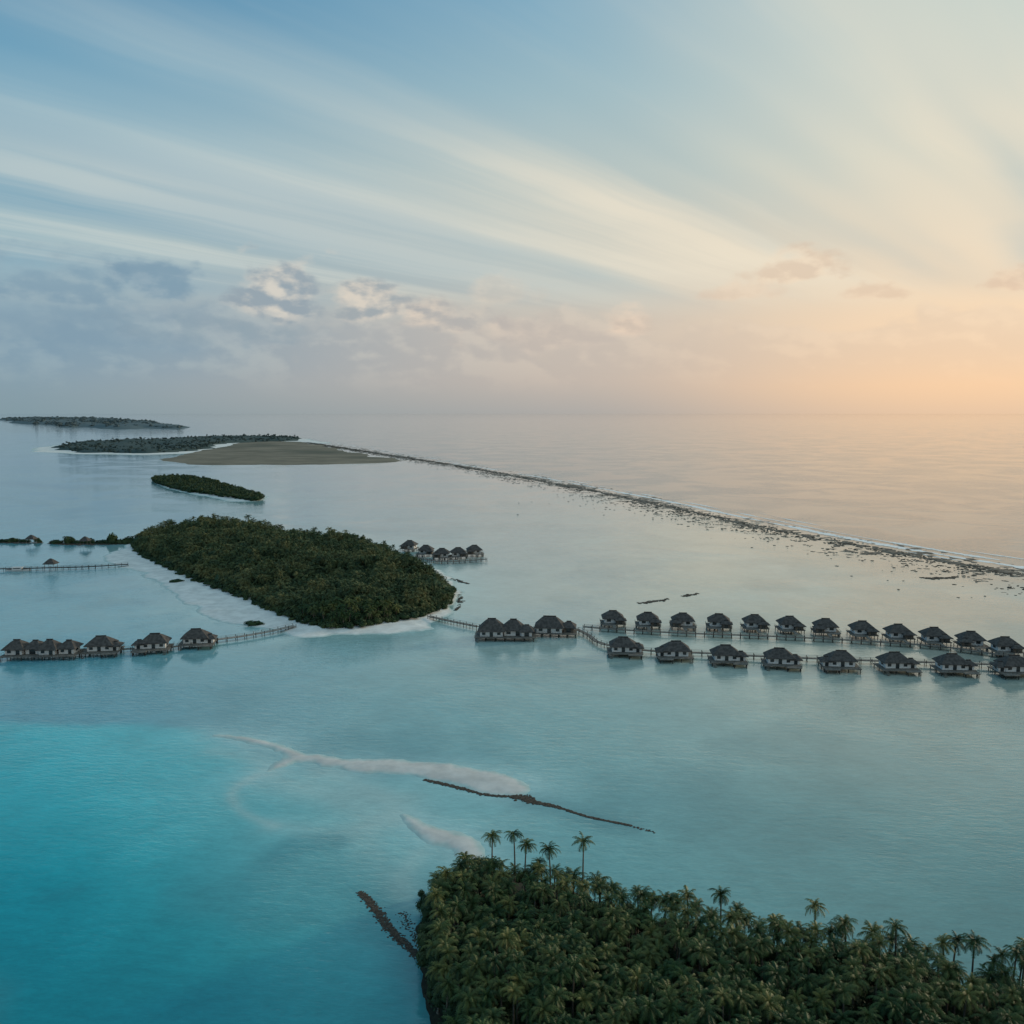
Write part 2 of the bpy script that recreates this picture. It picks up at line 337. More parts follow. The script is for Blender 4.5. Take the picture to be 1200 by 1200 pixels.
def trunk_me(seed,h,lean):
    rs=random.Random(seed); mb=MB(); n=7; S=6; a=rs.uniform(0,6.28); V=[];Fc=[]
    for k in range(S+1):
        t_=k/S; r=0.24-0.11*t_+ (0.12 if k==0 else 0); o=lean*(t_**1.6-t_)
        for j in range(n): V.append((o*math.cos(a)+r*math.cos(2*PI*j/n),o*math.sin(a)+r*math.sin(2*PI*j/n),h*t_))
    for k in range(S):
        for j in range(n): Fc.append((k*n+j,k*n+(j+1)%n,(k+1)*n+(j+1)%n,(k+1)*n+j))
    return mesh('trunk',V,Fc,M['bark'],True)
TR=[trunk_me(i,10,1.2+i*.4) for i in range(4)]
def palm(x,y,z0,h,sc_,i):
    root=empty('palm_tree',(x,y,z0),random.uniform(0,6.28))
    tr=link('trunk',TR[i%4],root); tr.scale=(1,1,h/10)
    cr=link('crown',CR[i%7],root); cr.location=(0,0,h); cr.scale=(sc_,sc_,sc_*random.uniform(.85,1.2)); cr.rotation_euler=(random.uniform(-.25,.25),random.uniform(-.25,.25),random.uniform(0,6.28))
    return root
def blob(seed,n,r,leaf,flat=.8):
    rs=random.Random(seed); mb=MB(); lob=[(rs.uniform(-.45,.45)*r,rs.uniform(-.45,.45)*r,rs.uniform(-.1,.35)*r,rs.uniform(.45,.75)*r) for _ in range(6)]
    for i in range(n):
        lx,ly,lz,lr=lob[i%6]; u=rs.uniform(-.5,1); a=rs.uniform(0,6.28); q=math.sqrt(1-u*u); rad=lr*rs.uniform(.8,1.1)
        p=Vector((lx+rad*q*math.cos(a),ly+rad*q*math.sin(a),(lz+rad*u)*flat)); nrm=Vector((q*math.cos(a)+rs.uniform(-.6,.6),q*math.sin(a)+rs.uniform(-.6,.6),u+rs.uniform(-.3,.7))).normalized()
        tt=nrm.orthogonal().normalized(); bb=nrm.cross(tt); an=rs.uniform(0,6.28); t2=tt*math.cos(an)+bb*math.sin(an); b2=nrm.cross(t2); s=leaf*rs.uniform(.6,1.3)
        mb.add([p+t2*s,p+b2*s*.6,p-t2*s,p-b2*s*.6],[(0,1,2,3)])
    for lx,ly,lz,lr in lob:
        V=[];Fc=[]
        for k,u in enumerate((-.6,0,.6)):
            q=math.sqrt(1-u*u)
            for j in range(6): V.append((lx+lr*.75*q*math.cos(j*PI/3+k),ly+lr*.75*q*math.sin(j*PI/3+k),(lz+lr*.75*u)*flat))
        for k in range(2):
            for j in range(6): Fc.append((k*6+j,k*6+(j+1)%6,(k+1)*6+(j+1)%6,(k+1)*6+j))
        Fc.append(tuple(range(12,18))); mb.add(V,Fc)
    return mb
def scatter(name,temps,places,mat):
    Vs=[];Fs=[];n=0
    T=[(np.array(m_.v),[list(f) for f in m_.f]) for m_ in temps]
    for k,(x,y,z,s,sz) in enumerate(places):
        tv_,tf=T[k%len(T)]; a=random.uniform(0,6.28); c,q=math.cos(a),math.sin(a)
        W=np.stack([tv_[:,0]*c-tv_[:,1]*q,tv_[:,0]*q+tv_[:,1]*c,tv_[:,2]],1)*np.array((s,s,sz))+np.array((x,y,z))
        Vs+=W.tolist(); Fs+=[[i+n for i in f] for f in tf]; n+=len(W)
    return link(name,mesh(name,Vs,Fs,mat))
def inside(P,sp,lo=0,seed=1):
    rs=np.random.default_rng(seed); xs=[p[0] for p in P]; ys=[p[1] for p in P]
    gx=np.arange(min(xs),max(xs),sp); gy=np.arange(min(ys),max(ys),sp*.87); X_,Y_=np.meshgrid(gx,gy); X_[1::2]+=sp/2
    X_=X_+rs.uniform(-.42,.42,X_.shape)*sp; Y_=Y_+rs.uniform(-.42,.42,X_.shape)*sp
    d=sdf(P,X_,Y_); k=d>lo; return np.stack([X_[k],Y_[k],d[k]],1)
# foreground grove
tall=[(577,980,16.5,'leftmost'),(602,978,16.5,'second from left'),(617,990,15,'third from left'),(643,995,14.5,'fourth from left'),(684,986,16.5,'fifth from left, alone with a bare trunk'),(845,1048,15.5,'sixth from left'),(955,1062,15,'seventh from left'),(990,1082,14,'eighth from left'),(1050,1086,14.5,'ninth from left'),(1142,1104,14.5,'tenth from left'),(1192,1116,14.5,'last before the right picture edge')]
tp=[]
for i,(x,y,z,nm) in enumerate(tall):
    X0,Y0=G(x,y,z); p=palm(X0,Y0,1.0,z-1.0,0.76,i); tp.append((X0,Y0))
    tag(p,'tall coconut palm above the near grove, '+nm,'palm tree','tall palms rising above the near grove')
pts=inside(P_fore,3.6,0.8,3)
pts=[p for p in pts if min(math.hypot(p[0]-a,p[1]-b_) for a,b_ in tp)>2.0]
vis=[];out=[]
def hf_(x,y,d): return min(12.6,10.4+(.5 if x>30 else 0)+1.3*math.sin(x*.16+y*.09)*math.cos(y*.13-x*.05)+random.gauss(0,.65))*(0.85 if d<2 and x<30 else 1)
for p in pts:
    f=p[1]*cP+(H-9)*sP; yy=600-F*(p[1]*sP-(H-9)*cP)/f; xx=600+F*p[0]/f
    (vis if (xx<1215 and yy<1205) else out).append((p[0],p[1],p[2]))
random.shuffle(vis); out+=vis[244:]; vis=vis[:244]
for i,(x,y,d) in enumerate(vis):
    p=palm(x,y,1.0,hf_(x,y,d),random.uniform(.62,.90),i)
    tag(p,'coconut palm packed in the dense dark grove of the near island','palm tree','palms packed in the near grove')
if out: tag(scatter('palm_grove',CRM,[(x,y,.4+hf_(x,y,d),s_,s_) for x,y,d in out if y>95 for s_ in (random.uniform(.62,.90),)],M['frond_mass']),'remaining mass of palm crowns filling the near island grove','palm grove',kind='stuff')
BL=[blob(i,300,2.6,.27) for i in range(4)]
pl=[(x,y,random.uniform(2.5,5.5),random.uniform(.7,1.25),random.uniform(.9,1.4)) for x,y,d in inside(P_fore,3.3,-0.5,5)]
for k in range(60):
    yy=random.uniform(1030,1200); xx=505+max(0,(yy-1120))*.32+random.gauss(0,7)+ (25 if yy<1045 else 0); X0,Y0=G(xx,yy,1.5); pl.append((X0,Y0,random.uniform(.6,1.6),random.uniform(.25,.7),random.uniform(.4,.9)))
tag(scatter('undergrowth',BL,pl,M['leaf']),'dark leafy undergrowth beneath the palms of the near island','undergrowth',kind='stuff')
ed=[(505,1072),(500,1095),(510,1120),(512,1145),(526,1170),(533,1192),(520,1045),(540,1030),(565,1022)]
BT=[blob(20+i,620,3.0,.24,.9).me('crown',M['leaf']) for i in range(3)]
for i,(x,y) in enumerate(ed):
    X0,Y0=G(x,y,4); r=empty('broadleaf_tree',(X0,Y0,0.8),random.uniform(0,6)); s=random.uniform(.6,1.1)
    mb=MB(); mb.cyl(0,0,0,3.6,.28,7,.16); mb.bar((0,0,2.6),(1.2,.4,4.6),.1); mb.bar((0,0,2.8),(-.9,.8,4.8),.1); mb.bar((0,0,2.4),(.2,-1.2,4.4),.1); mb.build('trunk',M['bark'],r)
    c=link('crown',BT[i%3],r); c.location=(0,0,4.4); c.scale=(s,s*random.uniform(.8,1.2),s)
    tag(r,'rounded broadleaf tree on the left shore of the near island','tree','broadleaf trees on the left shore of the near island')
# main island grove
ms=inside(P_main,4.1,0.3,11).tolist()
ms.sort(key=lambda p:p[1]); near=ms[:44]; rest=ms[44:]
for i,(x,y,d) in enumerate(near):
    tag(palm(x,y,1.2,random.uniform(3.5,6)+min(5,d*.7),random.uniform(.75,1.05),i),'coconut palm along the near shore of the large oval palm island','palm tree','palms along the near shore of the oval island')
LC=[crown(40+i,[14,11,16,13,10][i],5,3.7,1.5) for i in range(5)]
LT=MB(); LT.cyl(0,0,-4,0,.2,4,.14)
for q in LC: q.add(LT.v,LT.f)
def mh(x,y,d):
    b_=4.0+11.0*(1-math.exp(-d/20)); n_=float(fbm(np.array(x),np.array(y),34,15,3))-.5
    return max(3,b_+n_*17*min(1,d/12)+random.gauss(0,1.6)+(random.random()<.06)*3.5)
tag(scatter('palm_grove',LC,[(x,y,mh(x,y,d),random.uniform(.65,1.2),random.uniform(.9,1.5)) for x,y,d in rest],M['frond_far']),'mass of coconut palms covering the large oval island','palm grove',kind='stuff')
BLs=[blob(60+i,90,3.0,.65) for i in range(3)]
tag(scatter('shore_shrubs',BLs,[(x,y,random.uniform(1,3.0),random.uniform(.5,1.1),random.uniform(.6,1.3)) for x,y,d in inside(P_main,3.6,-2.8,12) if d<7],M['leaf']),'dark shrubs fringing the shore of the large oval island','shrubs',kind='stuff')
tag(scatter('canopy_shrubs',BLs,[(x,y,mh(x,y,d)-3.5,random.uniform(.6,1.3),random.uniform(.8,1.5)) for x,y,d in inside(P_main,8.5,4,17)],M['leaf']),'rounded dark crowns between the palms of the large oval island','treetops',kind='stuff')
tag(scatter('islet_wood',BLs,[(x,y,random.uniform(0,5),random.uniform(.6,1.9),random.uniform(.6,2.2)) for x,y,d in inside(P_islet,5,-3,13)],M['leaf']),'dark bushy wood covering the narrow islet in the lagoon','wood',kind='stuff')
BLf=[blob(70+i,22,4.2,1.7) for i in range(3)]
tag(scatter('treetops',BLf,[(x,y,random.uniform(1,9)+random.random()**6*7,random.uniform(.7,1.5),random.uniform(.7,1.7)) for x,y,d in inside(P_i2w,17,-2,14) if d<110 or random.random()<.4],M['haze_tinted_wood']),'treetops of the wood on the long distant island','wood',kind='stuff')
BLff=[blob(80+i,20,15.0,6) for i in range(3)]
tag(scatter('treetops',BLff,[(x,y,random.uniform(0,10)+random.random()**5*22,random.uniform(.7,2.0),random.uniform(.5,1.6)) for x,y,d in inside(P_i1,75,-10,15) if random.random()<.75],M['haze_tinted_wood_far']),'treetops of the farthest island near the left horizon','wood',kind='stuff')
def bush(x,y,s,label,sx=1.9,sz=.8,grp=None):
    X0,Y0=G(x,y); o=link('shore_bush',blob(int(x*7+y),220,2.2,.5).me('shore_bush',M['leaf'])); o.location=(X0,Y0,.8); o.scale=(s*sx,s,s*sz); tag(o,label,'bush',grp)
bush(208,683,1.3,'flat dark bush by the water left of the oval island')
bush(297,733,1.3,'dark bush on the beach beside the landing of the white footbridge')
bush(448,641,1.4,'small dark bush on the far shore before the five back villas')
for i,(x,s,sx,sz) in enumerate([(4,1.8,2.2,.8),(16,1.6,1.6,1.3),(29,1.5,1.8,.8),(45,1.3,1.5,1.5)]):
    bush(x,635.5,s,f'low dark bush on the leftmost breakwater, {["first","second","third","fourth"][i]} from the left',sx,sz,'bushes on the leftmost breakwater')
for i,(x,s,sx,sz) in enumerate([(66,1.7,2.0,.9),(79,1.9,1.4,1.6),(93,1.5,2.2,.8),(106,1.5,1.6,1.5),(118,1.6,2,.9),(130,2.4,1.1,2.2),(143,2.0,1.6,1.3),(154,2.4,1.4,1.8)]):
    bush(x,637,s,f'low dark bush on the breakwater joining the oval island, {["first","second","third","fourth","fifth","sixth","seventh","eighth"][i]} from the left',sx,sz,'bushes on the breakwater by the oval island')
# ---------------------------------------------------------------- rocks
def rock_t(seed):
    rs=random.Random(seed); bm=bmesh.new(); bmesh.ops.create_icosphere(bm,subdivisions=1,radius=1)
    for v in bm.verts: v.co*=rs.uniform(.7,1.25); v.co.z*=.5
    mb=MB(); bm.verts.ensure_lookup_table(); mb.add([v.co.copy() for v in bm.verts],[[v.index for v in f.verts] for f in bm.faces]); bm.free(); return mb
RK=[rock_t(i) for i in range(5)]
def along(L,t_):
    s=[0]
    for i in range(len(L)-1): s.append(s[-1]+math.dist(L[i],L[i+1]))
    d=t_*s[-1]; i=max(k for k in range(len(s)-1) if s[k]<=d+1e-9); u=(d-s[i])/(s[i+1]-s[i]); a,b_=L[i],L[i+1]; dx,dy=b_[0]-a[0],b_[1]-a[1]; l=math.hypot(dx,dy)
    return a[0]+dx*u,a[1]+dy*u,dx/l,dy/l
pl=[]
rs=random.Random(5)
for k in range(21000):
    t_=rs.random(); x,y,dx,dy=along(L_reef,t_)
    wdt=8+3*math.sin(t_*40)+ (20*t_); o=-abs(rs.gauss(0,1))*wdt if rs.random()<.7 else rs.gauss(0,5)
    if rs.random()<.06: o*=2.0
    nx,ny=(-dy,dx)
    if ny<0: nx,ny=-nx,-ny
    X0,Y0=x+nx*o,y+ny*o
    if float(vn(np.array(X0),np.array(Y0),9,9))<(.48 if o<-8 else .28): continue
    s=rs.uniform(.25,1.0)*(1.0+1.0*max(0,1-t_*1.6)); pl.append((X0,Y0,.03,s*rs.uniform(1,1.9),s*.8))
tag(scatter('reef_rocks',RK,pl,M['rock']),'long broken line of dark reef rocks running out to the right','reef rocks',kind='stuff')
def groyne(name,pts,n,w,smin,smax,label,mat=None,gap=-9):
    L=line(pts); P=[]
    for k in range(n):
        t_=rs.random(); x,y,dx,dy=along(L,t_); o=rs.gauss(0,w*(0.4+.6*math.sin(PI*min(1,t_+.15))))+w*.5*math.sin(t_*11+n); s=rs.uniform(smin,smax)
        if math.sin(t_*23+n)+math.sin(t_*57)<gap: continue
        P.append((x-dy*o,y+dx*o,.02,s*1.4,s*.7))
    tag(scatter(name,RK,P,mat or M['rockl']),label,'rocks',kind='stuff')
groyne('rock_line',[(497,914),(530,921),(570,931),(600,934),(620,939),(650,945),(690,957),(740,968)],1900,.38,.14,.36,'thin dark line of rubble trailing off the end of the sandbank')
groyne('rock_cluster',[(600,932),(618,937),(642,945)],400,.9,.14,.44,'thick brown clump of rubble at the tip of the sandbank')
groyne('rock_line',[(742,969),(768,976)],25,.4,.15,.3,'few loose stones past the end of the thin rubble line')
groyne('rock_groyne',[(421,1045),(436,1062),(455,1085),(480,1112),(500,1135),(520,1158)],2400,.55,.07,.26,'brown rubble groyne in turquoise water left of the near island')
groyne('rock_groyne',[(468,1070),(480,1085),(492,1108)],120,.8,.08,.22,'faint short heap of rubble between the long groyne and the near island')
groyne('reef_patch',[(748,707),(765,705),(784,702)],160,1.2,.3,.8,'short dark strip of rock in the lagoon, left one of two behind the villas',M['rock'],-1.2)
groyne('reef_patch',[(800,699),(818,695.5)],110,1.0,.3,.8,'short dark strip of rock in the lagoon, right one of two behind the villas',M['rock'],-1.2)
groyne('reef_patch',[(1078,677),(1095,678),(1122,676)],160,1.6,.4,1.1,'isolated dark strip of rock on the near side of the reef',M['rock'],-1.2)
groyne('shore_rocks',[(528,678),(548,684)],60,1,.4,.9,'dark stones off the far right tip of the oval island')
groyne('shore_rocks',[(533,690),(540,706),(532,716)],80,1.2,.4,.9,'dark stones lining the right beach of the oval island')
# surf
mb=MB()
Lf=line([(360,514),(455,529.5),(560,547),(620,556.5),(700,571),(800,590.5),(900,611),(1000,630.5),(1100,648),(1200,664),(1330,683)])
for off,wid,dn,bz in ((-4,2.6,.78,.05),(12,1.9,.6,.06),(30,1.5,.4,.06),(-16,1.3,.45,.10)):
    N=1600; prev=None
    for k in range(N):
        t_=k/N; x,y,dx,dy=along(Lf,t_); nx,ny=-dy,dx
        if ny<0: nx,ny=-nx,-ny
        o=off+9*(float(fbm(np.array(t_*1500.),np.array(off*1.),40,4))-.5)
        on=float(fbm(np.array(t_*1500.),np.array(off*3.),26,8,3)); w2=wid*max(0,min(1.5,(on-(.78-dn*.6))*4.5))*(0.35+.95*t_)*rs.uniform(.6,1.3)
        cur=((x+nx*(o-w2),y+ny*(o-w2),bz),(x+nx*(o+w2),y+ny*(o+w2),bz),w2)
        if prev and (w2>.05 and prev[2]>.05): mb.add([prev[0],prev[1],cur[1],cur[0]],[(0,3,2,1)])
        prev=cur
tag(mb.build('surf',M['foam']),'thin broken white surf just beyond the reef rocks','surf',kind='stuff')
# ---------------------------------------------------------------- overwater buildings
def hip(mb,cx,cy,z,w,d,h,rl,ez=.3):
    hw,hd=w/2,d/2
    def ring(a,b_,zz): return [(cx-a,cy-b_,zz),(cx+a,cy-b_,zz),(cx+a,cy+b_,zz),(cx-a,cy+b_,zz)]
    rx=rl/2
    mid_=lambda k,q: ring(rx+(hw-rx)*k,hd*k,z+ez+(h-ez)*q)
    V=ring(hw,hd,z)+ring(hw,hd,z+ez)+mid_(.60,.44)+mid_(.26,.80)+[(cx-rx,cy,z+h),(cx+rx,cy,z+h)]
    Fc=[(3,2,1,0)]
    for a in (0,4,8):
        for j in range(4): Fc.append((a+j,a+(j+1)%4,a+4+(j+1)%4,a+4+j))
    Fc+=[(12,13,17,16),(14,15,16,17),(13,14,17),(15,12,16)]
    mb.add(V,Fc)
def make_building(name,deck,houses,seed,gang=None):
    rs=random.Random(seed); root=empty(name,(0,0,0)); zd=2.0
    mb=MB()
    for cx,cy,w,d in deck: mb.box(cx,cy,zd-.15+.004*len(mb.v)/8,w,d,.3)
    mb.build('deck',M['deck'],root)
    for cx,cy,w,d in deck:
        nx=max(2,int(w/4.2)+1); ny=max(2,int(d/4.5)+1)
        for i in range(nx):
            for j in range(ny):
                x=cx-w/2+.5+(w-1)*i/(nx-1); y=cy-d/2+.5+(d-1)*j/(ny-1)
                MB().cyl(x,y,-1.5,zd-.3,.2,6).build('stilt',M['post'],root)
    for hi,(cx,cy,w,d,wh,rh,rl) in enumerate(houses):
        q=MB(); q.box(cx,cy,zd+wh/2+.01,w,d,wh)
        q.build('wall',M['wallw'] if hi==0 or rs.random()<.6 else M['wood'],root)
        q=MB(); hip(q,cx,cy,zd+wh-.5,w+2.4,d+2.4,rh,rl); ro=q.build('roof',M['thatch'],root)
        q=MB(); q.box(cx,cy,zd+wh-.5+rh+.06,rl+.9,.7,.3)
        q.build('ridge_cap',M['ridge'],ro)
        for s in (-1,1):
            k=max(1,int(w/3.2))
            for i in range(k):
                x=cx-w/2+w*(i+.5)/k; nm='door' if (i==k//2 and s==-1) else 'window'
                hh_=2.1 if nm=='door' else 1.3; zc=zd+(hh_/2+.05 if nm=='door' else 1.45)
                o=MB().box(x,cy+s*(d/2+.03),zc,w/k*.45,.1,hh_).build(nm,M['glass'],root)
        for s in (-1,1):
            MB().box(cx+s*(w/2+.03),cy,zd+1.45,.1,d*.35,1.3).build('window',M['glass'],root)
    cx,cy,w,d=deck[0]; q=MB()
    for (x0,y0,x1,y1) in ((cx-w/2,cy-d/2,cx+w/2,cy-d/2),(cx-w/2,cy-d/2,cx-w/2,cy+d/2),(cx+w/2,cy-d/2,cx+w/2,cy+d/2)):
        q.bar((x0,y0,zd+.95),(x1,y1,zd+.95),.05)
        n=int(math.dist((x0,y0),(x1,y1))/1.6)
        for i in range(n+1):
            u=i/n; q.bar((x0+(x1-x0)*u,y0+(y1-y0)*u,zd),(x0+(x1-x0)*u,y0+(y1-y0)*u,zd+.95),.04)
    q.build('railing',M['wood'],root)
    q=MB()
    for k in range(6): q.box(cx-w/2+1.6,cy-d/2-.25-.32*k,zd-.3-.36*k,1.4,.34,.1)
    q.build('water_steps',M['deck'],root)
    if gang:
        x,y0,y1=gang; MB().box(x,(y0+y1)/2,zd-.1,1.7,abs(y1-y0),.2).build('gangway',M['deck'],root)
    return root
villaA=make_building('overwater_villa',[(0,-.5,16.5,12),(4.5,-7.3,6.5,3)],[(-.8,.6,10.6,7.4,3.0,3.9,3.8),(6.0,-.6,3.4,4.6,2.5,1.9,1.0)],1,gang=(0,5.5,10))
villaB=make_building('overwater_villa',[(0,-.5,13,10.5),(-3,-6.6,5,2.4)],[(0,.4,9.2,7.2,2.9,3.6,3.2),(3.6,-3.4,4.0,3.2,2.3,1.7,1.2)],2,gang=(0,-14,-6))
usedA=[False];usedB=[False]
def put(proto,flag,px_,py_,rz,s,label,group,mirror=False):
    o=proto if not flag[0] else dup(proto); flag[0]=True
    x,y=G(px_,py_); o.location=(x,y,0); o.rotation_euler=(0,0,rz); o.scale=(-s if mirror else s,s,s)
    for k in ('label','category','group'):
        if k in o: del o[k]
    tag(o,label,'villa',group)
ords=['first','second','third','fourth','fifth','sixth','seventh','eighth','ninth','tenth','eleventh','twelfth']
nearv=[(732,771),(790,776),(852,781),(915,785),(983,788),(1050,790),(1117,792),(1186,794)]
for i,(x,y) in enumerate(nearv):
    put(villaA,usedA,x,y-4,R(-4+random.uniform(-4,4)),.96,f'dark thatched overwater villa, {ords[i]} from the left in the nearer right row','overwater villas in the nearer right row',i%3==1)
farv=[(718,737),(759,739),(800,740),(842,741),(884,742),(925,744),(967,747),(1010,750),(1052,754),(1094,758),(1137,763),(1177,770)]
for i,(x,y) in enumerate(farv):
    put(villaB,usedB,x,y-4,R(-6+random.uniform(-5,5)),.98,f'dark thatched overwater villa, {ords[i]} from the left in the farther right row','overwater villas in the farther right row',i%4==2)
for i,(x,y,nm) in enumerate([(121,770,'leftmost'),(180,767,'middle'),(232,761,'rightmost')]):
    put(villaA,usedA,x,y-4,R(8),.98,f'dark thatched overwater villa, {nm} of three between the left pavilion and the oval island','overwater villas left of the oval island',i==1)
for i,(x,y,nm) in enumerate([(480,645,'first'),(499,651,'second'),(518,655,'third'),(537,654,'fourth'),(556,651,'fifth')]):
    put(villaB,usedB,x,y,R(6*i-12),1.02,f'small dark villa behind the oval island, {nm} from the left of five','five villas behind the oval island',i%2==0)
def special(b,px_,py_,rz,label,cat):
    x,y=G(px_,py_); b.location=(x,y,0); b.rotation_euler=(0,0,rz); tag(b,label,cat)
special(make_building('overwater_pavilion',[(0,0,33,13)],[(-11.5,.5,7.5,7.5,2.8,3.8,2.2),(-3.8,1.5,6,7,2.8,3.2,1.6),(3.4,-.5,7,7,2.8,4.0,2),(11.2,1,6.5,7,2.8,3.2,1.6)],3),51,770,R(3),'long overwater pavilion with a row of four thatched roofs at the left edge','pavilion')
special(make_building('overwater_pavilion',[(0,0,29,14)],[(-6.5,0,11,9.5,3,5.4,3.2),(4,1.5,9,8.5,3,4.8,2.4),(10.6,-1,5,6,2.7,2.9,1.4)],4),592,748,R(-2),'large dark thatched pavilion at the end of the island footbridge','pavilion')
special(make_building('overwater_pavilion',[(0,0,22,12)],[(-2.5,0,12.5,8.5,3,5.0,5.5),(7,.6,5,6,2.7,2.8,1.4)],5),650,744,R(-6),'broad single-ridge thatched pavilion where the two villa walkways begin','pavilion')
# ---------------------------------------------------------------- walkways
def walkway(pts,label,w=2.2,z=1.75,step=4.2,mat=None,name='walkway'):
    L=smooth_poly([G(x,y,z) for x,y in pts],3,False); root=empty(name,(L[0][0],L[0][1],0)); ox,oy=L[0]
    tot=sum(math.dist(L[i],L[i+1]) for i in range(len(L)-1))
    step=max(step,tot/48)
    N=[]
    for i in range(len(L)):
        a=L[max(i-1,0)]; b_=L[min(i+1,len(L)-1)]; l=math.dist(a,b_); N.append((-(b_[1]-a[1])/l,(b_[0]-a[0])/l))
    q=MB(); V=[];Fc=[]
    for (x,y),(nx,ny) in zip(L,N):
        for s,zz in ((1,z),(-1,z),(-1,z-.3),(1,z-.3)): V.append((x-ox+nx*w/2*s,y-oy+ny*w/2*s,zz))
    for i in range(len(L)-1):
        for j in range(4): Fc.append((i*4+j,i*4+(j+1)%4,i*4+4+(j+1)%4,i*4+4+j))
    Fc+= [(3,2,1,0),tuple(len(V)-4+j for j in range(4))]
    q.add(V,Fc).build('deck',mat or M['deck'],root)
    for s in (1,-1):
        q=MB()
        for i in range(len(L)-1):
            a=(L[i][0]-ox+N[i][0]*s*(w/2-.1),L[i][1]-oy+N[i][1]*s*(w/2-.1),z+.9); b_=(L[i+1][0]-ox+N[i+1][0]*s*(w/2-.1),L[i+1][1]-oy+N[i+1][1]*s*(w/2-.1),z+.9); q.bar(a,b_,.06)
        q.build('handrail',M['rail'],root)
    pm=MB().cyl(0,0,-1.5,z+.95,.15,6).me('post',M['post'])
    n=int(tot/step)
    for k in range(n+1):
        x,y,dx,dy=along(L,min(k/n,.9999))
        for s in (1,-1):
            o=link('post',pm,root); o.location=(x-ox-dy*s*(w/2),y-oy+dx*s*(w/2),0)
    tag(root,label,'walkway')
walkway([(684,734),(720,737),(800,741.5),(900,745),(1000,750),(1100,757),(1160,765),(1215,772)],'timber walkway on posts serving the farther row of right villas')
walkway([(676,737),(690,744),(706,754),(760,762),(830,765),(880,768),(1000,773),(1100,776),(1215,780)],'timber walkway on posts serving the nearer row of right villas')
walkway([(503,722),(530,728),(560,734)],'short timber footbridge from the oval island to the dark pavilion')
walkway([(345,733),(318,739),(285,745),(254,749)],'pale footbridge from the oval island beach to the left villas',w=2.6,mat=M['rail'],name='footbridge')
walkway([(254,749),(200,758),(150,760),(95,764),(60,764)],'timber walkway behind the three left villas')
walkway([(-40,667),(20,666),(60,665),(100,664),(150,661)],'long low jetty reaching left from the tip of the beach',w=3,name='jetty',mat=M['post'])
walkway([(478,651),(503,656),(525,658),(570,655)],'low walkway joining the five villas behind the oval island')
def shelter(px_,py_,label,s=1,name='jetty_shelter'):
    x,y=G(px_,py_,1.75); r=empty(name,(x,y,1.76))
    q=MB(); hip(q,0,0,2.6*s,6.5*s,6*s,3.0*s,1,.25); q.build('roof',M['thatch'],r)
    for a in (-1,1):
        for b_ in (-1,1): MB().cyl(a*2.4*s,b_*2.2*s,0,2.7*s,.14,6).build('post',M['wood'],r)
    tag(r,label,'shelter')
shelter(60,666,'small thatched shelter with open sides on the long left jetty',1.25)
shelter(37,636,'dark open shelter among the bushes on the leftmost breakwater',1.2,'breakwater_shelter')
shelter(100,638,'dark open shelter among the bushes on the breakwater joining the oval island',1.2,'breakwater_shelter')
# ---------------------------------------------------------------- boat & breakwater
def boat(px_,py_,L,rz,label,hull):
    x,y=G(px_,py_); r=empty('moored_boat',(x,y,0),rz); V=[];Fc=[]; S=9
    for i in range(S):
        t_=i/(S-1); bw=L*.13*math.sin(PI*min(1,.12+t_*.88))**.55 if t_<1 else .02
        bw=max(bw,.05); sh=.9+.9*(abs(t_-.45)*1.6)**2
        xx=(t_-.5)*L
        V+=[(xx,-bw,sh),(xx,-bw*.7,-.3),(xx,bw*.7,-.3),(xx,bw,sh)]
    for i in range(S-1):
        for j in range(4): Fc.append((i*4+j,i*4+(j+1)%4,i*4+4+(j+1)%4,i*4+4+j))
    Fc+=[(3,2,1,0),tuple(len(V)-4+j for j in range(4))]
    MB().add(V,Fc).build('hull',hull,r)
    c=MB().box(-L*.05,0,1.75,L*.4,L*.17,1.5).build('cabin',M['paint'],r)
    MB().box(-L*.05,0,2.6,L*.48,L*.2,.14).build('roof',M['paint'],c)
    for s in (-1,1): MB().box(-L*.05,s*(L*.085+.02),1.95,L*.3,.05,.55).build('window',M['glass'],c)
    MB().cyl(L*.3,0,1,4.0,.06,5).build('mast',M['rail'],r)
    tag(r,label,'boat')
boat(22,669,16,R(5),'white cabin boat moored against the long left jetty',M['paint'])
groyne('breakwater',[(-40,636),(0,636),(48,636.5)],700,1.6,.5,1.5,'dark rubble breakwater at the left edge behind the jetty',M['rock'])
groyne('breakwater',[(58,637),(100,638),(156,637)],800,1.8,.5,1.5,'dark rubble breakwater joining the back of the oval island',M['rock'])
